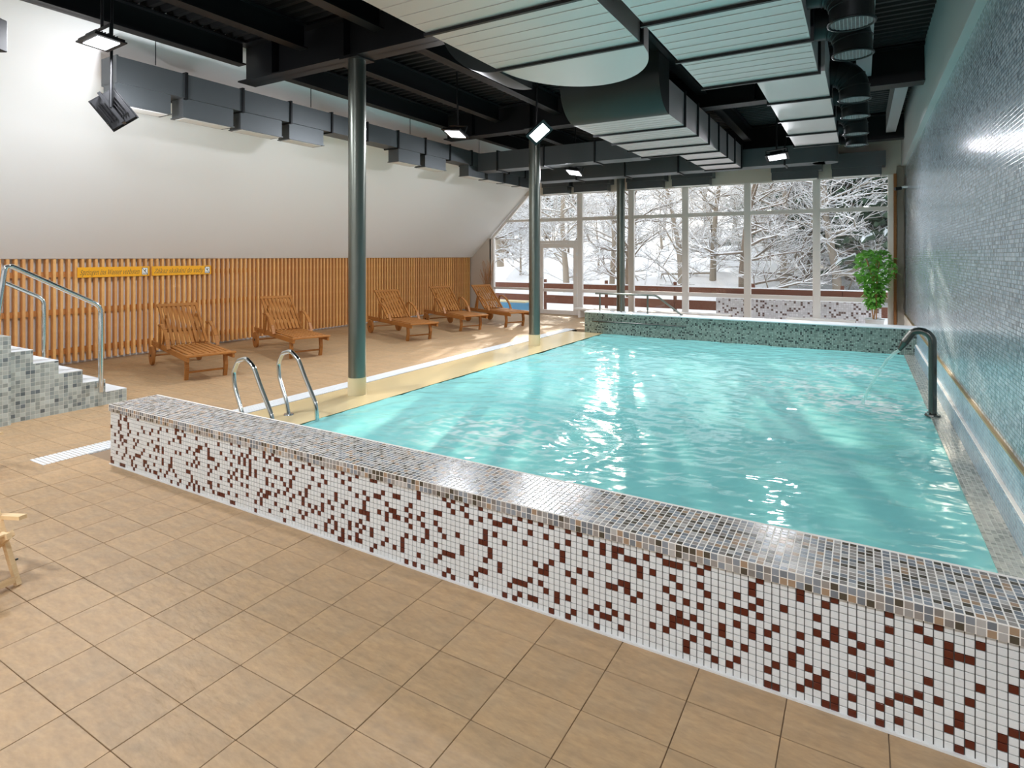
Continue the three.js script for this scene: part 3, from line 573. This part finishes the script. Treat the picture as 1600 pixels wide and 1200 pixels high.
// the same row goes on over the near floor, behind the viewer
flood([-6.2, 3.7, 0.6], [0.1, -1, -0.1], 4.4, 'lit floodlight over the stairs behind the viewer', true, 0.75);
flood([-3.6, 3.7, 0.3], [0.05, -1, -0.3], 4.4, 'lit floodlight over the near tiles behind the viewer', true, 0.7);
flood([0.2, 3.7, 0.5], [-0.2, -1, -0.45], 4.4, 'lit floodlight over the near tiles by the mosaic wall', true, 0.75);
flood([-6.4, 3.3, -0.9], [-1, 0.1, -0.2], 4.4, 'floodlight behind the viewer turned to light the white slope', true, 0.14);
{ const s = tag(group('loudspeaker', -6.05, 3.26, -1.95, 0.5), 'black loudspeaker box hanging under the ceiling by the stairs', 'loudspeaker');
  mesh('cabinet', rbox(0.2, 0.26, 0.18, 0.01, 0, 0.13, 0), M.black, s); mesh('front_grille', rbox(0.17, 0.23, 0.01, 0.003, 0, 0.13, 0.092), M.black, s); mesh('hanger', rod([0, 0.26, 0], [0, 1.14, 0], 0.012), M.blackBeam, s); }
{ const s = tag(group('security_camera', 0.70, 2.93, -13.9), 'small security camera on the end of the mosaic wall', 'camera');
  mesh('body', rod([-0.02, 0, 0], [-0.12, -0.01, 0.05], 0.035, 0.035, 16), M.black, s); mesh('mount', box(0.1, 0.04, 0.04, 0.04, 0.02, 0), M.white, s); }

// =====================================================================  PLANTS AND BENCHES BY THE WINDOW
{
  const p = tag(group('potted_ficus', 0.24, 0, -14.15), 'leafy green potted tree in the corner by the mosaic wall', 'plant');
  mesh('pot', new THREE.LatheGeometry([[0, 0], [0.13, 0], [0.17, 0.3], [0.18, 0.3], [0.18, 0.32], [0.155, 0.32], [0.15, 0.27], [0, 0.27]].map((a) => new THREE.Vector2(...a)), 28), M.white, p);
  const stems = []; for (let k = 0; k < 3; k++) stems.push(tube([[0.03 * Math.cos(k * 2.1), 0.26, 0.03 * Math.sin(k * 2.1)], [0.06 * Math.cos(k * 2.1 + 1), 0.7, 0.05 * Math.sin(k * 2.1 + 1)], [0.05 * Math.cos(k * 2.1 + 2.4), 1.15, 0.05 * Math.sin(k * 2.1 + 2.4)], [0.16 * Math.cos(k * 2.1 + 3), 1.6, 0.1 * Math.sin(k * 2.1 + 3)]], 0.013, 20, 7));
  mesh('stems', merge(stems), M.stem, p);
  const lf = new THREE.BufferGeometry(); lf.setAttribute('position', new THREE.BufferAttribute(new Float32Array([0, 0, 0, 0.02, 0.01, 0.035, 0.02, 0.01, -0.035, 0.075, 0, 0.022, 0.075, 0, -0.022, 0.11, -0.015, 0]), 3)); lf.setIndex([0, 1, 2, 1, 3, 2, 2, 3, 4, 3, 5, 4]); lf.computeVertexNormals();
  const ls = []; for (let k = 0; k < 850; k++) { const y = rr(0.55, 1.72), R = y > 1.1 ? 0.32 * Math.sqrt(Math.max(0.05, 1 - ((y - 1.35) / 0.42) ** 2)) + 0.06 : 0.12 + 0.2 * (y - 0.5), a = rr(0, 6.28), r = R * Math.sqrt(rnd()); const q = lf.clone(); q.rotateZ(rr(-0.9, 0.3)); q.rotateX(rr(-0.5, 0.5)); q.rotateY(rr(0, 6.28)); q.translate(r * Math.cos(a), y, r * 0.8 * Math.sin(a)); ls.push(q.toNonIndexed()); }
  for (const q of ls) q.setAttribute('uv', new THREE.BufferAttribute(new Float32Array(q.attributes.position.count * 2), 2));
  mesh('leaves', merge(ls), M.leaf, p).userData.kind = 'stuff';
  const t = tag(group('dry_twigs', -9.22, 0, -14.25), 'bundle of tall dry twigs in a vase in the far left corner', 'twigs');
  mesh('vase', new THREE.LatheGeometry([[0, 0], [0.1, 0], [0.14, 0.25], [0.09, 0.5], [0.1, 0.55], [0.08, 0.55], [0, 0.1]].map((a) => new THREE.Vector2(...a)), 24), M.white, t);
  const tw = []; for (let k = 0; k < 46; k++) { const a = rr(0, 6.28), b = rr(0.06, 0.24), h = rr(1.0, 1.5); tw.push(tube([[0, 0.4, 0], [0.4 * b * Math.cos(a), 0.8, 0.4 * b * Math.sin(a)], [b * Math.cos(a + rr(-0.4, 0.4)), h, 0.6 * b * Math.sin(a)]], rr(0.003, 0.006), 10, 5)); }
  mesh('twigs', merge(tw), M.stem, t);
  [[-6.45, -5.35, 'white bench under the bay beside the terrace door'], [-4.75, -2.6, 'long white bench under the middle windows'], [-1.4, -0.1, 'white bench next to the potted tree']].forEach(([a, b, l]) => { const n = tag(group('bench', (a + b) / 2, 0, -14.3), l, 'bench'); mesh('seat', rbox(b - a, 0.05, 0.4, 0.008, 0, 0.22, 0), M.whiteFrame, n); for (const s of [-1, 1]) mesh('leg', box(0.06, 0.2, 0.36, s * (b - a - 0.3) / 2, 0.1, 0), M.whiteFrame, n); });
}

// =====================================================================  OUTSIDE
{
  const g = new THREE.PlaneGeometry(120, 90, 90, 70); g.rotateX(-Math.PI / 2); const p = g.attributes.position;
  for (let i = 0; i < p.count; i++) { const x = p.getX(i) - 5, z = p.getZ(i) - 59.9; const t = Math.max(0, -z - 19); p.setXYZ(i, x, -0.15 + t * 0.17 + (t > 0 ? (fbm(x * 0.3, z * 0.3, 3) - 0.5) * 1.2 : 0), z); }
  g.computeVertexNormals(); structure(mesh('ground', g, M.snow), 'snow-covered slope rising behind the terrace');
  const f = tag(group('terrace_fence'), 'brown board fence along the snowy terrace', 'fence');
  for (let x = -13; x < 4; x += 2.1) mesh('post', box(0.08, 1.0, 0.08, x, 0.35, -17.05), M.darkWood, f);
  for (const [y, h] of [[0.62, 0.2], [0.22, 0.26]]) for (let x = -13; x < 4; x += 4.2) mesh('board', rbox(4.19, h, 0.035, 0.006, x + 2.1, y, -16.99), M.darkWood, f);
  mesh('snow_cap', box(17, 0.03, 0.06, -4.6, 0.735, -17), M.snow, f);
  const tub = tag(group('outdoor_tub', -1.4, 0, -16.2), 'low outdoor basin clad in speckled white mosaic on the terrace', 'basin'); mesh('body', box(3.6, 0.62, 0.9, 0, 0.21, 0), M.outMosaic, tub); mesh('snow', rbox(3.6, 0.06, 0.9, 0.02, 0, 0.53, 0), M.snow, tub);
  const bb = tag(group('storage_bench', -9.2, 0, -15.8), 'blue and cream bench on the terrace behind the corner window', 'bench'); mesh('body', box(1.5, 0.26, 0.5, 0, 0.05, 0), M.blue, bb); mesh('lid', rbox(1.2, 0.05, 0.5, 0.01, -0.1, 0.2, 0), M.cream, bb);
}
// bare trees with snow lying along their branches
function bareTree(x, z, h, mat, label, detail) {
  const gy = -0.15 + Math.max(0, -z - 19) * 0.17, t = tag(group('bare_tree', x, gy, z), label, 'tree', 'bare snowy trees'), wood = [], snow = [];
  const grow = (a, d, len, r, lev) => {
    const b = a.clone().addScaledVector(d, len), n = lev > 2 ? 3 : 5;
    wood.push(rod(a.toArray(), b.toArray(), r, r * 0.65, n));
    if (lev > 0 && Math.abs(d.y) < 0.85) { const o = Math.max(0.008, r * 0.6); snow.push(rod([a.x, a.y + o, a.z], [b.x, b.y + o, b.z], r * 0.9 + 0.005, r * 0.6 + 0.005, 3)); }
    if (lev >= detail) return;
    const k = lev === 0 ? 2 : lev < 3 ? 4 : 3;
    for (let i = 0; i < k; i++) { const e = d.clone().add(new THREE.Vector3(rr(-1, 1), rr(-0.45, 0.7), rr(-1, 1)).multiplyScalar(lev === 0 ? 0.5 : 0.95)).normalize(), at = a.clone().lerp(b, i === 0 ? 1 : rr(0.35, 1)); grow(at, e, len * rr(0.55, 0.82), r * (i === 0 ? 0.65 : 0.42), lev + 1); }
  };
  let a = new THREE.Vector3(0, 0, 0), d = new THREE.Vector3(rr(-0.08, 0.08), 1, rr(-0.05, 0.05)).normalize();
  const trunk = []; let r = h * 0.02;
  for (let k = 0; k < 6; k++) { const b = a.clone().addScaledVector(d, h / 7); trunk.push(rod(a.toArray(), b.toArray(), r, r * 0.86, 8)); r *= 0.86; for (let q = 0; q < (k ? 4 : 2); q++) grow(a.clone().lerp(b, rnd()), new THREE.Vector3(rr(-1, 1), rr(-0.1, 0.6), rr(-1, 1)).normalize(), h * rr(0.12, 0.2), r * 0.42, 1); a = b; d = d.clone().add(new THREE.Vector3(rr(-0.15, 0.15), 0, rr(-0.15, 0.15))).normalize(); }
  grow(a, d, h / 7, r, 1);
  mesh('trunk', merge(trunk), mat, t); mesh('branches', merge(wood), mat, t); mesh('snow', merge(snow), M.snow, t);
}
const treeAt = [[-13.5, -20, 9], [-15, -23, 10], [-9.9, -21, 7, 5], [-7.0, -20, 6.5, 4], [-5.6, -21.6, 6, 4], [-4.7, -22.5, 6.5, 5], [-3.2, -19.8, 7, 4], [-2.2, -21.5, 7, 4], [-8.6, -22.5, 6, 4], [-1.6, -23, 9], [-0.6, -20.6, 7], [-16, -26, 10], [-17.5, -29, 11], [-19.5, -33, 12], [-22, -31, 12], [0.6, -27, 10], [-0.8, -31, 11],
  ...Array.from({ length: 48 }, (_, k) => { const z = -24 - (k % 16) * 1.3; return [-3 + (z + 20) * 0.42 - 9 + (k * 5.3) % 19, z, 0.16 * (-z - 10) + 0.5, k % 3 ? 3 : 4]; })];
treeAt.forEach(([x, z, h, det], i) => bareTree(x, z, h, i % 3 ? M.barkPale : M.bark, z > -24 ? 'bare snowy tree close behind the terrace fence' : det ? 'low young snowy tree on the slope behind the terrace' : 'tall bare snowy tree higher on the slope', det ?? (z > -24 ? 5 : 4)));
function conifer(x, z, h, label, grp) {
  const gy = -0.15 + Math.max(0, -z - 19) * 0.17, t = tag(group('conifer', x, gy, z), label, 'tree', grp);
  mesh('trunk', rod([0, 0, 0], [0, h, 0], h * 0.022, 0.02, 8), M.bark, t);
  const gr = [], sn = [];
  for (let y = h * 0.14; y < h; y += h * 0.022) { const L = (h - y) * 0.26 + 0.15, n = 8; for (let k = 0; k < n; k++) { const a = rr(0, 6.28), l = L * rr(0.6, 1.1), dx = Math.cos(a), dz = Math.sin(a);
    for (let q = 0; q < 5; q++) { const s = 0.25 + 0.17 * q, c = [dx * l * s, y - l * 0.28 * s, dz * l * s], sp = l * 0.26 * (1.1 - s * 0.6), side = q % 2 ? 1 : -1;
      const tip = [c[0] + dx * sp * 0.8 - dz * sp * side * 0.7, c[1] - sp * 0.35, c[2] + dz * sp * 0.8 + dx * sp * side * 0.7];
      gr.push(rod(c, tip, 0.05 + 0.03 * l, 0.008, 4)); if (rnd() < 0.4) sn.push(rod([c[0], c[1] + 0.05, c[2]], [tip[0], tip[1] + 0.03, tip[2]], 0.04 + 0.015 * l, 0.006, 4)); } } }
  mesh('needles', merge(gr), M.needle, t); mesh('snow', merge(sn), M.needleSnow, t);
}
[[-0.2, -23.5, 13], [1.6, -21, 12], [0.9, -26, 15], [3.4, -24, 14], [-1.9, -26.5, 14], [5.2, -27, 15], [2, -31, 16], [-1.2, -33, 16], [-19, -37, 16], [-1.5, -38, 16], [-3.5, -40, 17], [1, -40, 17]].forEach(([x, z, h]) => conifer(x, z, h, z > -25 ? 'dark green snow-dusted fir close behind the fence' : 'dark fir in the woods on the slope', z > -25 ? 'firs by the fence' : 'firs on the slope'));

renderer.render(scene, camera);
